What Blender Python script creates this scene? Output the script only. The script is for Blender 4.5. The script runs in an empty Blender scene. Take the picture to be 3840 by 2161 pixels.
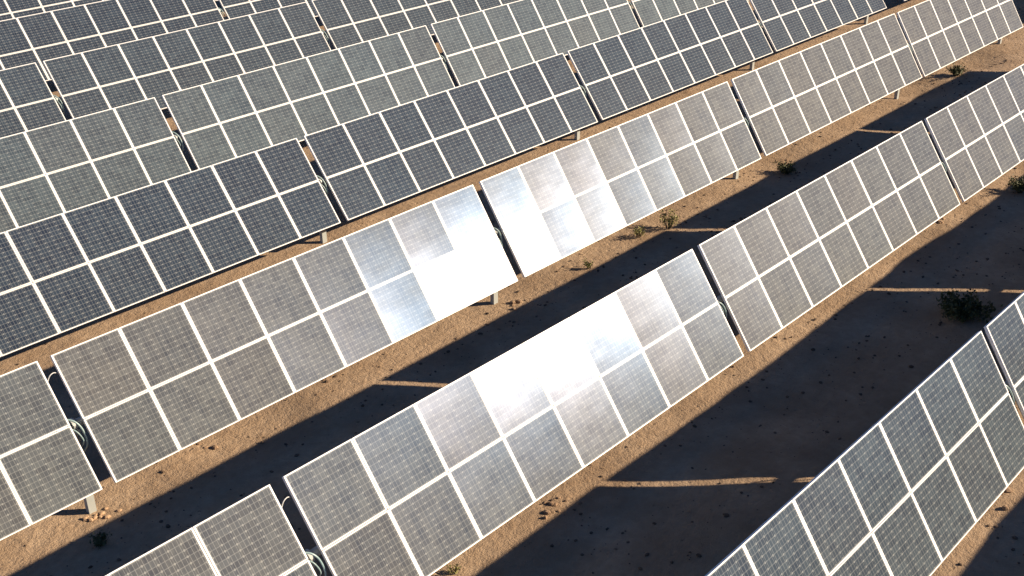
import bpy, bmesh, math, random
from mathutils import Vector, Matrix, noise

random.seed(7)
sc = bpy.context.scene
R = math.radians

# ------------------------------------------------------------------ camera
cd = bpy.data.cameras.new('camera')
cam = bpy.data.objects.new('camera', cd)
sc.collection.objects.link(cam)
RM = ((0.6583915432514531, 0.37418930686800406, -0.6530719243702127),
      (-0.7526621527537382, 0.32212182770670805, -0.5742274914413262),
      (-0.004501065104912727, 0.8696090447669761, 0.49372041650349924))
CAM = Vector((23.0013, -3.9177, 8.1694))
cam.matrix_world = Matrix.Translation(CAM) @ Matrix(RM).to_4x4()
cd.sensor_width = 36.0
cd.lens = 4411.0 / 3840 * 36.0
cd.shift_x = -0.0005
cd.shift_y = 0.0722
cd.clip_start = 0.1
cd.clip_end = 2000
sc.camera = cam

# ------------------------------------------------------------------ sky and sun
SAZ, SEL = R(46.8), R(22.8)           # azimuth from -y towards +x, elevation
SUN = Vector((math.sin(SAZ) * math.cos(SEL), -math.cos(SAZ) * math.cos(SEL), math.sin(SEL)))
w = bpy.data.worlds.new('World')
sc.world = w
w.use_nodes = True
nt = w.node_tree
sky = nt.nodes.new('ShaderNodeTexSky')
sky.sky_type = 'NISHITA'
sky.sun_disc = False
sky.sun_elevation = SEL
sky.sun_rotation = math.pi - SAZ
sky.air_density = 0.6
sky.dust_density = 0.05
sky.ozone_density = 7.0
nt.links.new(sky.outputs[0], nt.nodes['Background'].inputs[0])
nt.nodes['Background'].inputs[1].default_value = 0.055
ld = bpy.data.lights.new('sun', 'SUN')
ld.energy = 5.0
ld.angle = R(0.5)
ld.color = (1.0, 0.82, 0.60)
sun = bpy.data.objects.new('sun', ld)
sc.collection.objects.link(sun)
sun.rotation_euler = SUN.to_track_quat('Z', 'Y').to_euler()
sc.view_settings.view_transform = 'Standard'
sc.view_settings.look = 'None'
sc.view_settings.gamma = 1.0
sc.view_settings.exposure = 1.0

# ------------------------------------------------------------------ measurements
PH = 0.925             # panel pitch up the slope (panel pitch along the row is 1)
GAP = 0.1828           # gap between neighbouring tables
TH = 0.9461            # tilt
PITCH = 4.3869         # distance between rows
ZG = -1.383            # ground level (the tilt axis of every row is z = 0)
STEP = 8 + GAP
K_END = 3              # the fourth table counted from PHASE has seven columns, then comes a wider aisle
PHASE = [29.528, 29.278, 29.014, 28.7455, 28.4742, 28.2241, 27.971, 27.716]
DZ = [-0.0067, 0.0036, 0.0251, -0.0226, -0.0288, 0.0028, 0.0229, 0.0038]
DTH = [0.0175, -0.002, 0.0286, -0.0279, 0.0227, -0.0181, -0.0208, 0.0]
DY = [-0.0021, 0.0176, 0.0044, -0.0125, -0.0187, -0.001, 0.0101, 0.002]
AISLE = 1.3


def phase(row):
    return PHASE[row] if 0 <= row < 8 else 29.79


HS = [(33.99, 3.92, -0.02, 3), (34.65, 3.04, 0.0, 3), (35.08, 2.52, 0.07, 3), (35.32, 2.23, 0.15, 3), (35.66, 1.79, 0.16, 3),
      (42.05, 4.08, -0.03, 3), (42.8, 3.07, -0.02, 3), (43.54, 2.07, -0.02, 3), (33.6, 8.54, 0.0, 3), (34.27, 7.63, -0.01, 3),
      (41.8, 8.53, -0.02, 3), (42.39, 7.72, 0.0, 3), (50.11, 8.38, 0.04, 3), (50.52, 7.76, -0.03, 3),
      (32.08, 4.09, -0.02, 2), (33.71, 4.15, -0.05, 2), (35.54, 4.02, 0.02, 2), (38.43, 4.05, 0.01, 2), (42.01, 4.17, -0.06, 2),
      (43.99, 4.3, -0.15, 2), (49.67, 4.24, -0.1, 2), (34.98, -0.54, 0.13, 2), (37.33, -0.54, 0.13, 2),
      (27.46, 8.67, -0.06, 1), (28.94, 8.79, -0.09, 1), (31.68, 8.91, -0.12, 1), (37.35, 8.7, -0.06, 1), (46.71, 8.89, -0.12, 1),
      (54.5, 9.21, -0.2, 1), (58.4, 9.35, -0.2, 1)]


def hgt(x, y):
    num = 0.0
    den = 0.35
    for (a, b, c, wt) in HS:
        d2 = (x - a) ** 2 + (y - b) ** 2
        k = wt * 2 * math.exp(-d2 / .6)
        num += k * c
        den += k
    n = noise.noise(Vector((x * 0.35, y * 0.35, 3.0))) * 0.035
    n += noise.noise(Vector((x * 1.3, y * 1.3, 7.0))) * 0.016
    n += noise.noise(Vector((x * 4.1, y * 4.1, 1.0))) * 0.008
    return ZG + num / den + n


# ------------------------------------------------------------------ helpers
def link(o, parent=None):
    sc.collection.objects.link(o)
    if parent:
        o.parent = parent
    return o


def tag(o, label=None, cat=None, group=None, kind=None):
    if label: o['label'] = label
    if cat: o['category'] = cat
    if group: o['group'] = group
    if kind: o['kind'] = kind
    return o


class MB:
    def __init__(self):
        self.v = []; self.f = []

    def box(self, x0, x1, y0, y1, z0, z1):
        b = len(self.v)
        self.v += [(x0, y0, z0), (x1, y0, z0), (x1, y1, z0), (x0, y1, z0), (x0, y0, z1), (x1, y0, z1), (x1, y1, z1), (x0, y1, z1)]
        self.f += [tuple(b + i for i in q) for q in ((0, 3, 2, 1), (4, 5, 6, 7), (0, 1, 5, 4), (1, 2, 6, 5), (2, 3, 7, 6), (3, 0, 4, 7))]

    def bar(self, p, q, w_, h_, up=Vector((0, 0, 1))):
        p = Vector(p); q = Vector(q)
        d = (q - p).normalized()
        s = d.cross(up)
        if s.length < 1e-3: s = d.cross(Vector((0, 1, 0)))
        s.normalize(); u = s.cross(d).normalized()
        b = len(self.v)
        for e in (p, q):
            for (i, j) in ((-1, -1), (1, -1), (1, 1), (-1, 1)):
                self.v.append(tuple(e + s * i * w_ / 2 + u * j * h_ / 2))
        self.f += [tuple(b + i for i in k) for k in ((0, 3, 2, 1), (4, 5, 6, 7), (0, 1, 5, 4), (1, 2, 6, 5), (2, 3, 7, 6), (3, 0, 4, 7))]

    def tube(self, pts, r, n=8):
        pts = [Vector(p) for p in pts]
        b = len(self.v)
        prev = None
        for i, p in enumerate(pts):
            t = (pts[min(i + 1, len(pts) - 1)] - pts[max(i - 1, 0)]).normalized()
            a = prev if prev is not None else (Vector((0, 0, 1)) if abs(t.z) < .9 else Vector((1, 0, 0)))
            s = (a - t * a.dot(t)).normalized(); prev = s
            u = t.cross(s)
            rr = r[i] if isinstance(r, (list, tuple)) else r
            for k in range(n):
                an = 2 * math.pi * k / n
                self.v.append(tuple(p + (s * math.cos(an) + u * math.sin(an)) * rr))
        for i in range(len(pts) - 1):
            for k in range(n):
                k2 = (k + 1) % n
                self.f.append((b + i * n + k, b + i * n + k2, b + (i + 1) * n + k2, b + (i + 1) * n + k))
        self.f.append(tuple(b + k for k in reversed(range(n))))
        self.f.append(tuple(b + (len(pts) - 1) * n + k for k in range(n)))

    def mesh(self, name, mat=None, smooth=False):
        m = bpy.data.meshes.new(name)
        m.from_pydata(self.v, [], self.f)
        m.update()
        if mat: m.materials.append(mat)
        if smooth:
            m.polygons.foreach_set('use_smooth', [True] * len(m.polygons))
        return m

    def build(self, name, mat, parent=None, smooth=False):
        return link(bpy.data.objects.new(name, self.mesh(name, mat, smooth)), parent)


def catmull(pts, n=6):
    P = [Vector(p) for p in pts]
    P = [P[0] * 2 - P[1]] + P + [P[-1] * 2 - P[-2]]
    out = []
    for i in range(1, len(P) - 2):
        for k in range(n):
            t = k / n
            a, b, c, d = P[i - 1:i + 3]
            out.append(.5 * ((2 * b) + (c - a) * t + (2 * a - 5 * b + 4 * c - d) * t * t + (-a + 3 * b - 3 * c + d) * t ** 3))
    out.append(P[-2])
    return out


def newmat(name):
    m = bpy.data.materials.new(name)
    m.use_nodes = True
    nt = m.node_tree
    return m, nt, nt.nodes['Principled BSDF']


def N(nt, t, **kw):
    n = nt.nodes.new(t)
    for k, v in kw.items():
        setattr(n, k, v)
    return n


def math_(nt, op, a, b=None, clamp=False):
    n = N(nt, 'ShaderNodeMath', operation=op, use_clamp=clamp)
    for i, x in enumerate((a, b)):
        if x is None: continue
        if isinstance(x, (int, float)): n.inputs[i].default_value = x
        else: nt.links.new(x, n.inputs[i])
    return n.outputs[0]


def mixc(nt, f, a, b, mode='MIX'):
    n = N(nt, 'ShaderNodeMix', data_type='RGBA', blend_type=mode)
    if isinstance(f, (int, float)): n.inputs[0].default_value = f
    else: nt.links.new(f, n.inputs[0])
    for i, x in ((6, a), (7, b)):
        if isinstance(x, tuple): n.inputs[i].default_value = (*x, 1)
        else: nt.links.new(x, n.inputs[i])
    return n.outputs[2]


# ------------------------------------------------------------------ materials
def mat_sand():
    m, nt, bs = newmat('desert_sand')
    L = nt.links.new
    geo = N(nt, 'ShaderNodeNewGeometry')
    n1 = N(nt, 'ShaderNodeTexNoise'); n1.inputs['Scale'].default_value = 0.9; n1.inputs['Detail'].default_value = 8; n1.inputs['Roughness'].default_value = .65
    n2 = N(nt, 'ShaderNodeTexNoise'); n2.inputs['Scale'].default_value = 7.0; n2.inputs['Detail'].default_value = 8; n2.inputs['Roughness'].default_value = .7
    n3 = N(nt, 'ShaderNodeTexNoise'); n3.inputs['Scale'].default_value = 38.0; n3.inputs['Detail'].default_value = 3
    vo = N(nt, 'ShaderNodeTexVoronoi'); vo.inputs['Scale'].default_value = 4.0
    for n in (n1, n2, n3, vo): L(geo.outputs['Position'], n.inputs['Vector'])
    r1 = N(nt, 'ShaderNodeMapRange'); L(n1.outputs[0], r1.inputs[0]); r1.inputs[1].default_value = .35; r1.inputs[2].default_value = .65
    r2 = N(nt, 'ShaderNodeMapRange'); L(n2.outputs[0], r2.inputs[0]); r2.inputs[1].default_value = .35; r2.inputs[2].default_value = .7
    c = mixc(nt, r1.outputs[0], (.315, .222, .147), (.465, .342, .233))
    c = mixc(nt, math_(nt, 'MULTIPLY', r2.outputs[0], .45), c, (.275, .175, .10))
    # small dark pits and specks
    sp = N(nt, 'ShaderNodeMapRange'); L(vo.outputs['Distance'], sp.inputs[0]); sp.inputs[1].default_value = .16; sp.inputs[2].default_value = .05; sp.inputs[3].default_value = 0; sp.inputs[4].default_value = 1
    gate = math_(nt, 'GREATER_THAN', n2.outputs[0], .56)
    c = mixc(nt, math_(nt, 'MULTIPLY', math_(nt, 'MULTIPLY', sp.outputs[0], gate), .75), c, (.12, .075, .045))
    L(c, bs.inputs['Base Color'])
    bs.inputs['Roughness'].default_value = 1
    bs.inputs['Specular IOR Level'].default_value = .1
    h = math_(nt, 'ADD', math_(nt, 'MULTIPLY', n2.outputs[0], .06), math_(nt, 'MULTIPLY', n3.outputs[0], .012))
    h = math_(nt, 'SUBTRACT', h, math_(nt, 'MULTIPLY', sp.outputs[0], .012))
    b = N(nt, 'ShaderNodeBump'); b.inputs['Strength'].default_value = .9; b.inputs['Distance'].default_value = 1.0
    L(h, b.inputs['Height']); L(b.outputs[0], bs.inputs['Normal'])
    return m


def mat_glass():
    """dark cells under dusty glass; object colour: r = dust, g = tilt jitter, b = tone"""
    m, nt, bs = newmat('dusty_solar_glass')
    L = nt.links.new
    uv = N(nt, 'ShaderNodeUVMap')
    sep = N(nt, 'ShaderNodeSeparateXYZ'); L(uv.outputs[0], sep.inputs[0])
    oi = N(nt, 'ShaderNodeObjectInfo')
    oc = N(nt, 'ShaderNodeSeparateColor'); L(oi.outputs['Color'], oc.inputs[0])
    # cell grid 6 x 12 inside a margin
    def axis(s, n, mg):
        a = math_(nt, 'MULTIPLY', math_(nt, 'SUBTRACT', s, mg), n / (1 - 2 * mg))
        fr = math_(nt, 'FRACT', a)
        d = math_(nt, 'SUBTRACT', .5, math_(nt, 'ABSOLUTE', math_(nt, 'SUBTRACT', fr, .5)))   # distance to the nearest cell border
        inside = math_(nt, 'MULTIPLY', math_(nt, 'GREATER_THAN', a, 0.0), math_(nt, 'LESS_THAN', a, float(n)))
        return a, fr, d, inside
    ax, fx, dx, ix = axis(sep.outputs[0], 6, .012)
    ay, fy, dy, iy = axis(sep.outputs[1], 12, .010)
    lx = math_(nt, 'LESS_THAN', dx, .028)
    ly = math_(nt, 'LESS_THAN', dy, .07)
    dia = math_(nt, 'LESS_THAN', math_(nt, 'ADD', math_(nt, 'MULTIPLY', dx, 1.0), math_(nt, 'MULTIPLY', dy, .5)), .11)
    line = math_(nt, 'MAXIMUM', math_(nt, 'MAXIMUM', lx, ly), dia)
    # bus bars, three per cell, running up the slope
    bfr = math_(nt, 'FRACT', math_(nt, 'MULTIPLY', ax, 3.0))
    bb = math_(nt, 'LESS_THAN', math_(nt, 'ABSOLUTE', math_(nt, 'SUBTRACT', bfr, .5)), .05)
    # cell to cell tone
    cid = N(nt, 'ShaderNodeCombineXYZ')
    L(math_(nt, 'FLOOR', ax), cid.inputs[0]); L(math_(nt, 'FLOOR', ay), cid.inputs[1]); L(math_(nt, 'MULTIPLY', oi.outputs['Random'], 97.0), cid.inputs[2])
    wn = N(nt, 'ShaderNodeTexWhiteNoise'); L(cid.outputs[0], wn.inputs['Vector'])
    cell = mixc(nt, wn.outputs['Value'], (.009, .017, .038), (.018, .031, .056))
    cell = mixc(nt, math_(nt, 'MULTIPLY', bb, .5), cell, (.25, .26, .27))
    border = math_(nt, 'SUBTRACT', 1.0, math_(nt, 'MULTIPLY', ix, iy))
    cell = mixc(nt, math_(nt, 'MULTIPLY', math_(nt, 'MAXIMUM', math_(nt, 'MAXIMUM', math_(nt, 'MAXIMUM', math_(nt, 'MULTIPLY', lx, .2), math_(nt, 'MULTIPLY', ly, .42)), dia), border), .8), cell, (.22, .23, .235))
    # dust film
    geo = N(nt, 'ShaderNodeNewGeometry')
    dn = N(nt, 'ShaderNodeTexNoise'); dn.inputs['Scale'].default_value = 2.2; dn.inputs['Detail'].default_value = 6; dn.inputs['Roughness'].default_value = .65
    L(geo.outputs['Position'], dn.inputs['Vector'])
    df = N(nt, 'ShaderNodeTexNoise'); df.inputs['Scale'].default_value = 26; df.inputs['Detail'].default_value = 3
    L(geo.outputs['Position'], df.inputs['Vector'])
    # rain streaks down the slope
    mp = N(nt, 'ShaderNodeMapping'); mp.inputs['Scale'].default_value = (34, 1.2, 1)
    L(uv.outputs[0], mp.inputs['Vector'])
    addr = N(nt, 'ShaderNodeVectorMath', operation='ADD'); L(mp.outputs[0], addr.inputs[0])
    cr = N(nt, 'ShaderNodeCombineXYZ'); L(math_(nt, 'MULTIPLY', oi.outputs['Random'], 50.0), cr.inputs[2]); L(cr.outputs[0], addr.inputs[1])
    st = N(nt, 'ShaderNodeTexNoise'); st.inputs['Scale'].default_value = 1; st.inputs['Detail'].default_value = 2
    L(addr.outputs[0], st.inputs['Vector'])
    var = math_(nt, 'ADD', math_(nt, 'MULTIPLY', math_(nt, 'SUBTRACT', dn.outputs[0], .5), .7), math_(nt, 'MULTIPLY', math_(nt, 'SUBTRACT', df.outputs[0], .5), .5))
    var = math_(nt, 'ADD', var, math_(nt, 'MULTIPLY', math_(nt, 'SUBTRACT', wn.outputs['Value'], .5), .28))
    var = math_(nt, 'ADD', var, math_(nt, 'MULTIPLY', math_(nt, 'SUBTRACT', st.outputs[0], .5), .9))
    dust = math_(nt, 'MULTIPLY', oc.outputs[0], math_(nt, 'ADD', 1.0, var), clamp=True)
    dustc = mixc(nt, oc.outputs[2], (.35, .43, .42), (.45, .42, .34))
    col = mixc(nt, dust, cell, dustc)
    L(col, bs.inputs['Base Color'])
    bs.inputs['IOR'].default_value = 1.5
    bs.inputs['Roughness'].default_value = .225
    bs.inputs['Specular IOR Level'].default_value = .08
    tint = mixc(nt, math_(nt, 'ADD', oc.outputs[1], math_(nt, 'MULTIPLY', math_(nt, 'SUBTRACT', sep.outputs[0], .5), -.7), clamp=True), (.14, .43, 1.0), (.38, .52, .92))
    L(tint, bs.inputs['Specular Tint'])
    bs.inputs['Coat Weight'].default_value = .03
    bs.inputs['Coat Roughness'].default_value = .10
    # modules sit a little out of true in their clamps: each pane's reflection leans by its own small angle
    wj = N(nt, 'ShaderNodeTexWhiteNoise', noise_dimensions='1D'); L(math_(nt, 'MULTIPLY', oi.outputs['Random'], 613.0), wj.inputs['W'])
    sj = N(nt, 'ShaderNodeSeparateColor'); L(wj.outputs['Color'], sj.inputs[0])
    sag = math_(nt, 'MULTIPLY', math_(nt, 'SUBTRACT', sep.outputs[0], .5), -.036)      # the pane bows slightly
    nx = math_(nt, 'ADD', math_(nt, 'MULTIPLY', math_(nt, 'SUBTRACT', sj.outputs[0], .5), JX), math_(nt, 'ADD', sag, NX))
    ny = math_(nt, 'ADD', math_(nt, 'MULTIPLY', math_(nt, 'SUBTRACT', sj.outputs[1], .5), JY), NY)
    wv = N(nt, 'ShaderNodeTexNoise'); wv.inputs['Scale'].default_value = 2.6; wv.inputs['Detail'].default_value = 2
    mw = N(nt, 'ShaderNodeMapping'); mw.inputs['Scale'].default_value = (.7, 1.6, 1); L(uv.outputs[0], mw.inputs['Vector'])
    aw = N(nt, 'ShaderNodeVectorMath', operation='ADD'); L(mw.outputs[0], aw.inputs[0]); L(cr.outputs[0], aw.inputs[1]); L(aw.outputs[0], wv.inputs['Vector'])
    sw = N(nt, 'ShaderNodeSeparateColor'); L(wv.outputs['Color'], sw.inputs[0])
    nx = math_(nt, 'ADD', nx, math_(nt, 'MULTIPLY', math_(nt, 'SUBTRACT', sw.outputs[0], .5), .018))
    ny = math_(nt, 'ADD', ny, math_(nt, 'MULTIPLY', math_(nt, 'SUBTRACT', sw.outputs[1], .5), .024))
    off = N(nt, 'ShaderNodeCombineXYZ'); L(nx, off.inputs[0]); L(ny, off.inputs[1])
    vt = N(nt, 'ShaderNodeVectorTransform', vector_type='VECTOR', convert_from='OBJECT', convert_to='WORLD')
    L(off.outputs[0], vt.inputs[0])
    ad = N(nt, 'ShaderNodeVectorMath', operation='ADD'); L(geo.outputs['Normal'], ad.inputs[0]); L(vt.outputs[0], ad.inputs[1])
    nm = N(nt, 'ShaderNodeVectorMath', operation='NORMALIZE'); L(ad.outputs[0], nm.inputs[0])
    L(nm.outputs[0], bs.inputs['Normal']); L(nm.outputs[0], bs.inputs['Coat Normal'])
    return m


NX, NY, JX, JY = 0.0, -0.010, 0.018, 0.008


def mat_metal(name, col, rough, metal=0.0, spec=.5):
    m, nt, bs = newmat(name)
    geo = N(nt, 'ShaderNodeNewGeometry')
    n = N(nt, 'ShaderNodeTexNoise'); n.inputs['Scale'].default_value = 9; n.inputs['Detail'].default_value = 5
    nt.links.new(geo.outputs['Position'], n.inputs['Vector'])
    c = mixc(nt, n.outputs[0], tuple(x * .86 for x in col), tuple(min(1, x * 1.08) for x in col))
    nt.links.new(c, bs.inputs['Base Color'])
    bs.inputs['Roughness'].default_value = rough
    bs.inputs['Metallic'].default_value = metal
    bs.inputs['Specular IOR Level'].default_value = spec
    return m


def mat_var(name, c1, c2, rough=.8, scale=6.0):
    m, nt, bs = newmat(name)
    geo = N(nt, 'ShaderNodeNewGeometry')
    n = N(nt, 'ShaderNodeTexNoise'); n.inputs['Scale'].default_value = scale; n.inputs['Detail'].default_value = 4
    nt.links.new(geo.outputs['Position'], n.inputs['Vector'])
    r = N(nt, 'ShaderNodeMapRange'); nt.links.new(n.outputs[0], r.inputs[0]); r.inputs[1].default_value = .3; r.inputs[2].default_value = .7
    nt.links.new(mixc(nt, r.outputs[0], c1, c2), bs.inputs['Base Color'])
    bs.inputs['Roughness'].default_value = rough
    return m


M_SAND = mat_sand()
M_GLASS = mat_glass()
M_FRAME = mat_metal('anodised_frame', (.80, .79, .78), .45)
M_BACK = mat_var('backsheet', (.55, .56, .57), (.62, .62, .62))
M_STEEL = mat_metal('galvanised_steel', (.38, .40, .39), .5, .15)
M_CABLE = mat_var('grey_green_conduit', (.20, .30, .31), (.30, .40, .40), .35)
M_WIRE = mat_var('pale_wire', (.45, .46, .45), (.6, .6, .58), .5)
M_ROCK = mat_var('brown_rock', (.20, .125, .075), (.36, .24, .15), .95, 12)
M_PEB = mat_var('dark_pebble', (.05, .035, .025), (.17, .11, .07), .95, 3)
M_CLOD = mat_var('sandy_clod', (.38, .25, .15), (.47, .31, .19), .95, 12)
M_LEAF = mat_var('olive_leaf', (.045, .055, .018), (.10, .105, .035), .7)
M_LEAFY = mat_var('yellow_green_leaf', (.14, .15, .035), (.26, .24, .07), .7)
M_TWIG = mat_var('dry_twig', (.12, .085, .05), (.2, .15, .09), .9)

# ------------------------------------------------------------------ ground
def ticks(lo, hi, a, b, step):
    t = []
    x = a
    while x <= b + 1e-6:
        t.append(x); x += step
    d = step; x = a
    left = []
    while x > lo:
        d *= 1.35; x -= d; left.append(max(x, lo))
    d = step; x = t[-1]
    right = []
    while x < hi:
        d *= 1.35; x += d; right.append(min(x, hi))
    return left[::-1] + t + right


xs = ticks(-700, 900, 26, 64, .11)
ys = ticks(-700, 900, -2.5, 14, .11)
gv = []
for y in ys:
    for x in xs:
        inside = 24 < x < 70 and -6 < y < 44
        gv.append((x, y, hgt(x, y) if inside else ZG))
nxs = len(xs)
gf = [(j * nxs + i, j * nxs + i + 1, (j + 1) * nxs + i + 1, (j + 1) * nxs + i) for j in range(len(ys) - 1) for i in range(nxs - 1)]
gm = bpy.data.meshes.new('ground')
gm.from_pydata(gv, [], gf)
gm.materials.append(M_SAND)
gm.polygons.foreach_set('use_smooth', [True] * len(gm.polygons))
tag(link(bpy.data.objects.new('ground', gm)), kind='structure')

# ------------------------------------------------------------------ one solar panel: frame (part) and glass (sub-part)
FW, FH, FD, CL = .0215, .0135, .045, .004
b = MB()
X0, X1, Y0, Y1 = CL, 1 - CL, CL, PH - CL
b.box(X0, X1, Y0, Y0 + FH, -FD, 0)
b.box(X0, X1, Y1 - FH, Y1, -FD, 0)
b.box(X0, X0 + FW, Y0 + FH, Y1 - FH, -FD, 0)
b.box(X1 - FW, X1, Y0 + FH, Y1 - FH, -FD, 0)
ME_FRAME = b.mesh('solar_panel', M_FRAME)
b = MB()
b.box(X0 + FW - .002, X1 - FW + .002, Y0 + FH - .002, Y1 - FH + .002, -.012, -.004)
ME_GLASS = b.mesh('glass', M_GLASS)
uvl = ME_GLASS.uv_layers.new(name='UVMap')
for lp in ME_GLASS.loops:
    co = ME_GLASS.vertices[lp.vertex_index].co
    uvl.data[lp.index].uv = ((co.x - X0 - FW) / (X1 - X0 - 2 * FW), (co.y - Y0 - FH) / (Y1 - Y0 - 2 * FH))

# shared meshes of the tracker structure, in table space (x along the row, y up the slope from the tilt axis, z off the panels)
_c = {}


def shared(ncol):
    if ncol in _c: return _c[ncol]
    b = MB(); b.tube([(-GAP / 2 + .002, 0, -.17), (ncol + GAP / 2 - .002, 0, -.17)], .055, 12); tube_ = b.mesh('torque_tube', M_STEEL, True)
    b = MB(); b.box(-.035, .035, -PH + .08, PH - .08, -.10, -FD - .003); rail = b.mesh('rail', M_STEEL)
    _c[ncol] = (tube_, rail)
    return _c[ncol]


def make_table(row, x0, ncol, label, group, dust, tone):
    ok = 0 <= row < 8
    th = TH + (DTH[row] if ok else 0)
    dz = DZ[row] if ok else 0
    y0 = row * PITCH + (DY[row] if ok else 0)
    root = bpy.data.objects.new('solar_table', None)
    link(root); root.empty_display_size = .3
    root.location = (x0, y0, ZG)
    tag(root, label, 'solar table', group)
    rot = Matrix.Translation((0, 0, dz - ZG + random.uniform(-.006, .006))) @ Matrix.Rotation(th + random.uniform(-.004, .004), 4, 'X') @ Matrix.Rotation(random.uniform(-.0008, .0008), 4, 'Y')
    for lv in (-1, 0):
        for c in range(ncol):
            f = bpy.data.objects.new('solar_panel', ME_FRAME)
            link(f, root)
            f.matrix_local = rot @ Matrix.Translation((c + random.uniform(-.0015, .0015), lv * PH, random.uniform(-.002, .002)))
            g = bpy.data.objects.new('glass', ME_GLASS)
            link(g, f)
            d = dust * random.uniform(.92, 1.08)
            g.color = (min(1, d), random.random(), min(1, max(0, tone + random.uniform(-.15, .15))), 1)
    tube_, rail = shared(ncol)
    o = link(bpy.data.objects.new('torque_tube', tube_), root); o.matrix_local = rot.copy()
    for k in range(ncol + 1):
        x = min(max(k, .12), ncol - .12)
        o = link(bpy.data.objects.new('rail', rail), root); o.matrix_local = rot @ Matrix.Translation((x, 0, 0))
    # one post below the gap at the right end, with the bearing that holds the tube
    px = ncol + GAP / 2
    ax = rot @ Vector((px, 0, -.17))
    gz = (hgt(x0 + px, y0 + ax.y) - ZG) if 24 < x0 + px < 70 else 0
    b = MB()
    zt = ax.z - .07
    b.box(px - .055, px + .055, ax.y - .04, ax.y - .03, gz - .4, zt)
    b.box(px - .055, px - .046, ax.y - .03, ax.y + .045, gz - .4, zt)
    b.box(px + .046, px + .055, ax.y - .03, ax.y + .045, gz - .4, zt)
    b.build('post', M_STEEL, root)
    b = MB()
    b.tube([(px - .03, ax.y, ax.z), (px + .03, ax.y, ax.z)], .085, 14)
    b.box(px - .05, px + .05, ax.y - .085, ax.y + .085, zt - .03, zt + .012)
    b.build('bearing', M_STEEL, root)
    return root, rot


# ------------------------------------------------------------------ which tables are in view
from bpy_extras.object_utils import world_to_camera_view
bpy.context.view_layer.update()


def px_of(p):
    v = world_to_camera_view(sc, cam, Vector(p))
    return v.x, 1 - v.y, v.z


def row_xy(row, x, v):
    th = TH + DTH[row if 0 <= row < 8 else 7]
    return (x, row * PITCH + (v - PH) * math.cos(th), (v - PH) * math.sin(th))


def visible_box(row, x0, n, m=0.0):
    for c in range(n * 2 + 1):
        for v in (0, PH * .5, PH, PH * 1.5, 2 * PH):
            a, b_, d = px_of(row_xy(row, x0 + c / 2, v))
            if d > 0 and -m < a < 1 + m and -m < b_ < 1 + m: return True
    return False


ROWS = {
    0: ('nearest row, at the lower right corner', .10, .25),
    1: ('second row from the bottom, glare on it', .165, .8),
    2: ('third row from the bottom, glare on it', .17, .8),
    3: ('dark blue row just behind the long glare row', .03, .3),
    4: ('pale grey-green fifth row', .115, .2),
    5: ('dark sixth row, two behind the dark blue row', .04, .2),
    6: ('dark seventh row near the top left', .02, .2),
    7: ('farthest row, cut by the top left corner', .02, .2),
    -1: ('row outside the lower right corner', .10, .35),
}
GROUP = 'solar tables standing in parallel rows'
ORD = ['first', 'second', 'third', 'fourth', 'fifth', 'sixth', 'seventh', 'eighth', 'ninth']
tables = {}
for row in range(-1, 8):
    lst = []
    for k in range(-3, 7):
        if k <= K_END:
            x0 = phase(row) + k * STEP; n = 7 if k == K_END else 8
        else:
            x0 = phase(row) + K_END * STEP + 7 + AISLE + (k - K_END - 1) * STEP; n = 8
        if row == -1:
            if not (28 < x0 < 47): continue
            lst.append((k, x0, n, False)); continue
        vis = visible_box(row, x0, n)
        near = visible_box(row, x0 - STEP, n)     # its neighbour to the right throws shadows into the picture
        if vis or (near and row <= 2): lst.append((k, x0, n, vis))
    nv = sum(1 for t in lst if t[3])
    i = 0
    for (k, x0, n, vis) in lst:
        desc, dust, tone = ROWS[row]
        if vis:
            i += 1
            if nv == 1: lab = 'only table seen of the ' + desc
            else: lab = '%s table from left in the %s' % (ORD[i - 1], desc)
        else:
            lab = 'solar table beyond the frame edge, %s' % desc.split(',')[0]
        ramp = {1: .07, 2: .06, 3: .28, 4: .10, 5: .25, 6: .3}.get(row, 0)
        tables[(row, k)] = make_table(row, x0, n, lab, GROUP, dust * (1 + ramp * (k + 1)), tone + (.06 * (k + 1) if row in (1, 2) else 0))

ROWN = {0: 'nearest row', 1: 'second row from the bottom', 2: 'third row from the bottom', 3: 'dark blue fourth row', 4: 'pale fifth row',
        5: 'dark sixth row', 6: 'dark seventh row', 7: 'farthest row'}
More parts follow.
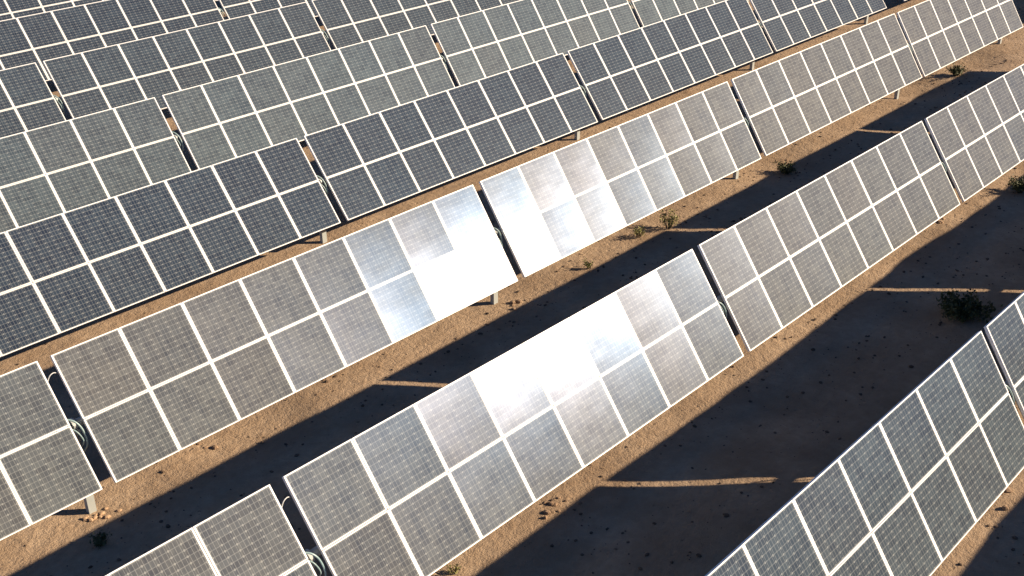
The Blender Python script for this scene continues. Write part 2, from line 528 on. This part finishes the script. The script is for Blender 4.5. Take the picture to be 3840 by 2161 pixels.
# ------------------------------------------------------------------ conduit loops and wires hanging in the gaps
b = MB(); b.tube(catmull([(-.06, .10, -.12), (.0, .09, -.06), (.07, .03, -.03), (.125, -.08, -.04), (.145, -.24, -.08), (.135, -.34, -.15), (.12, -.40, -.34)]), .013, 8)
ME_C1 = b.mesh('conduit', M_CABLE, True)
b = MB(); b.tube(catmull([(-.05, -.02, -.10), (.0, -.03, -.07), (.05, -.10, -.05), (.09, -.22, -.07), (.10, -.30, -.13), (.09, -.34, -.28)]), .009, 8)
ME_C2 = b.mesh('conduit', M_CABLE, True)
b = MB(); b.tube(catmull([(-.04, .58, -.10), (.0, .62, -.04), (.05, .68, -.01), (.11, .70, -.015), (.16, .69, -.05), (.20, .68, -.10)]), .0065, 6)
ME_W = b.mesh('wire', M_WIRE, True)
cnt = {}
for (row, k), (root, rot) in sorted(tables.items()):
    if row < 0 or k >= K_END: continue
    jit = random.Random(row * 31 + k)
    gx = root.location.x + 8 + GAP / 2
    a, b_, d = px_of((gx, root.location.y, 0))
    if not (-.02 < a < 1.02 and -.03 < b_ < 1.04): continue
    cnt[row] = cnt.get(row, 0) + 1
    e = link(bpy.data.objects.new('conduit_loop', None)); e.empty_display_size = .1
    e.location = (root.location.x + 8, root.location.y, ZG)
    tag(e, 'grey-green conduits looping through the %s table gap from left, %s' % (ORD[cnt[row] - 1], ROWN[row]), 'conduit', 'conduits crossing the gaps between tables')
    for m in (ME_C1, ME_C2):
        o = link(bpy.data.objects.new('conduit', m), e); o.matrix_local = rot @ Matrix.Translation((0, jit.uniform(-.05, .05), 0)) @ Matrix.Diagonal((1, jit.uniform(.75, 1.15), jit.uniform(.8, 1.2), 1))
    if (row, k) in ((2, -1), (1, -1)) or (row in (1, 2) and cnt[row] == 1):
        o = bpy.data.objects.new('wire', ME_W); link(o)
        o.matrix_world = Matrix.Translation(e.location) @ rot
        tag(o, 'thin pale wire arching across the upper gap left, %s' % ROWN[row], 'wire', 'thin wires in the gaps')

# ------------------------------------------------------------------ desert plants
def shrub(x, y, r, h, nst, nleaf, mat, label, lsize=.03, flat=.5, seed=0):
    rg = random.Random(seed)
    z = hgt(x, y)
    e = link(bpy.data.objects.new('desert_shrub', None)); e.location = (x, y, z); e.empty_display_size = .1
    tag(e, label, 'shrub', 'desert shrubs between the rows')
    st = MB(); lf = MB()
    for i in range(nst):
        an = rg.uniform(0, 2 * math.pi); el = rg.uniform(.15, 1.0) ** flat
        L_ = rg.uniform(.55, 1.0)
        tip = Vector((math.cos(an) * r * L_ * rg.uniform(.35, 1), math.sin(an) * r * L_ * rg.uniform(.35, 1), h * L_ * el))
        mid = tip * .5 + Vector((rg.uniform(-.05, .05) * r, rg.uniform(-.05, .05) * r, h * .12))
        base = Vector((math.cos(an) * .03, math.sin(an) * .03, -.02))
        pts = catmull([base, mid, tip], 4)
        st.tube(pts, [max(.0015, .006 * (1 - q / len(pts))) for q in range(len(pts))], 4)
        for j in range(nleaf):
            t = rg.uniform(.25, 1) ** .8
            q = t * (len(pts) - 1); a = pts[int(q)].lerp(pts[min(int(q) + 1, len(pts) - 1)], q % 1)
            c = a + Vector((rg.gauss(0, 1), rg.gauss(0, 1), rg.gauss(0, 1))) * lsize * .7
            d = Vector((rg.gauss(0, 1), rg.gauss(0, 1), rg.gauss(.6, 1))).normalized()
            s_ = d.cross(Vector((rg.gauss(0, 1), rg.gauss(0, 1), rg.gauss(0, 1)))).normalized()
            l = lsize * rg.uniform(.7, 1.6); w_ = l * .28
            bi = len(lf.v)
            lf.v += [tuple(c - d * l * .5), tuple(c + s_ * w_), tuple(c + d * l * .5), tuple(c - s_ * w_)]
            lf.f.append((bi, bi + 1, bi + 2, bi + 3))
    st.build('stem', M_TWIG, e)
    lf.build('foliage', mat, e)
    return e


shrub(42.08, 2.30, .62, .30, 70, 34, M_LEAF, 'large dark spiky shrub in shadow, above the nearest row', .06, .5, 1)
shrub(41.93, 8.45, .34, .42, 26, 14, M_LEAFY, 'yellow-green sprig, half sunlit, right of centre behind the second row', .035, .4, 2)
shrub(41.19, 8.66, .22, .26, 20, 12, M_LEAFY, 'smaller yellow-green sprig left of the half sunlit one', .03, .5, 3)
shrub(39.29, 8.45, .16, .20, 14, 12, M_LEAFY, 'tiny green sprout on the shadow edge near the glare gap', .028, .5, 4)
shrub(46.53, 8.32, .36, .25, 34, 26, M_LEAF, 'low dark olive shrub on the shadow edge, beside a post', .04, .6, 5)
shrub(56.40, 8.50, .42, .30, 34, 22, M_LEAF, 'dark olive shrub near the upper right corner', .045, .6, 6)
shrub(48.66, 3.76, .42, .40, 36, 26, M_LEAF, 'olive shrub cut by the right edge of the frame', .045, .5, 7)
shrub(28.60, 8.15, .17, .16, 18, 18, M_LEAF, 'small dark tuft in the shadow at lower left', .035, .5, 8)
shrub(31.14, 4.24, .12, .14, 12, 10, M_LEAFY, 'tiny green sprout at the bottom edge of the frame', .025, .5, 9)

# ------------------------------------------------------------------ rocks and pebbles
def stone(bm, x, y, z, r, rg):
    b0 = len(bm.v)
    sc_ = (rg.uniform(.7, 1.4), rg.uniform(.7, 1.3), rg.uniform(.45, .9))
    ph = rg.uniform(0, 6.28); n = 7
    rings = ((-.5, .75), (.15, 1.0), (.7, .62))
    for (zz, rr) in rings:
        for k in range(n):
            a = ph + 2 * math.pi * k / n
            q = r * rr * rg.uniform(.8, 1.15)
            bm.v.append((x + math.cos(a) * q * sc_[0], y + math.sin(a) * q * sc_[1], z + (zz + .25) * r * sc_[2] + rg.uniform(-.08, .08) * r))
    bm.v.append((x, y, z + 1.1 * r * sc_[2]))
    for i in range(2):
        for k in range(n):
            k2 = (k + 1) % n
            bm.f.append((b0 + i * n + k, b0 + i * n + k2, b0 + (i + 1) * n + k2, b0 + (i + 1) * n + k))
    for k in range(n):
        bm.f.append((b0 + 2 * n + k, b0 + 2 * n + (k + 1) % n, b0 + 3 * n))


rg = random.Random(11)
clusters = [
    (28.91, 8.80, 16, .2, .03, M_CLOD, 'sandy clod at the foot of the post at lower left'),
    (33.05, 4.16, 10, .2, .04, M_ROCK, 'brown rock of the clump below the glare table, bottom centre'),
    (37.35, 8.62, 6, .18, .045, M_ROCK, 'brown rock around the post under the glare gap'),
    (36.95, -.25, 5, .25, .06, M_ROCK, 'brown rock on sand at the lower right edge'),
    (31.0, 8.95, 4, .5, .04, M_ROCK, 'dark stone on the sunlit strip at lower left'),
    (45.9, 4.35, 6, .2, .03, M_CLOD, 'sandy clod beside the post right of centre'),
]
for (cx, cy, n, sp, r, mat, lab) in clusters:
    for i in range(n):
        x = cx + rg.gauss(0, sp * .6); y = cy + rg.gauss(0, sp * .45)
        bm = MB(); stone(bm, 0, 0, 0, r * rg.uniform(.6, 1.4), rg)
        o = bm.build('rock', mat); o.location = (x, y, hgt(x, y))
        tag(o, lab, 'rock', lab.replace('brown rock', 'brown rocks').replace('sandy clod', 'sandy clods').replace('dark stone', 'dark stones'))
bm = MB()
for i in range(9000):
    if rg.random() < .75:
        x = rg.uniform(27, 62)
        y = rg.choice((rg.uniform(-1.2, 1.0), rg.uniform(1.2, 5.2), rg.uniform(5.6, 9.6)))
    else:
        x = rg.uniform(27, 66); y = rg.uniform(-2, 14)
    cl = noise.noise(Vector((x * .8, y * .8, 20)))
    if cl < rg.uniform(-.5, .35): continue
    if rg.random() < .22: y = rg.choice((2.35, 3.05, 6.75, 7.5, -.55, 3.85, 8.2)) + rg.gauss(0, .07) + .15 * math.sin(x * .5)
    r = .007 + .028 * rg.random() ** 3
    stone(bm, x, y, hgt(x, y), r, rg)
o = bm.build('pebbles', M_PEB)
tag(o, 'small brown stones scattered over the sand', 'pebbles', kind='stuff')
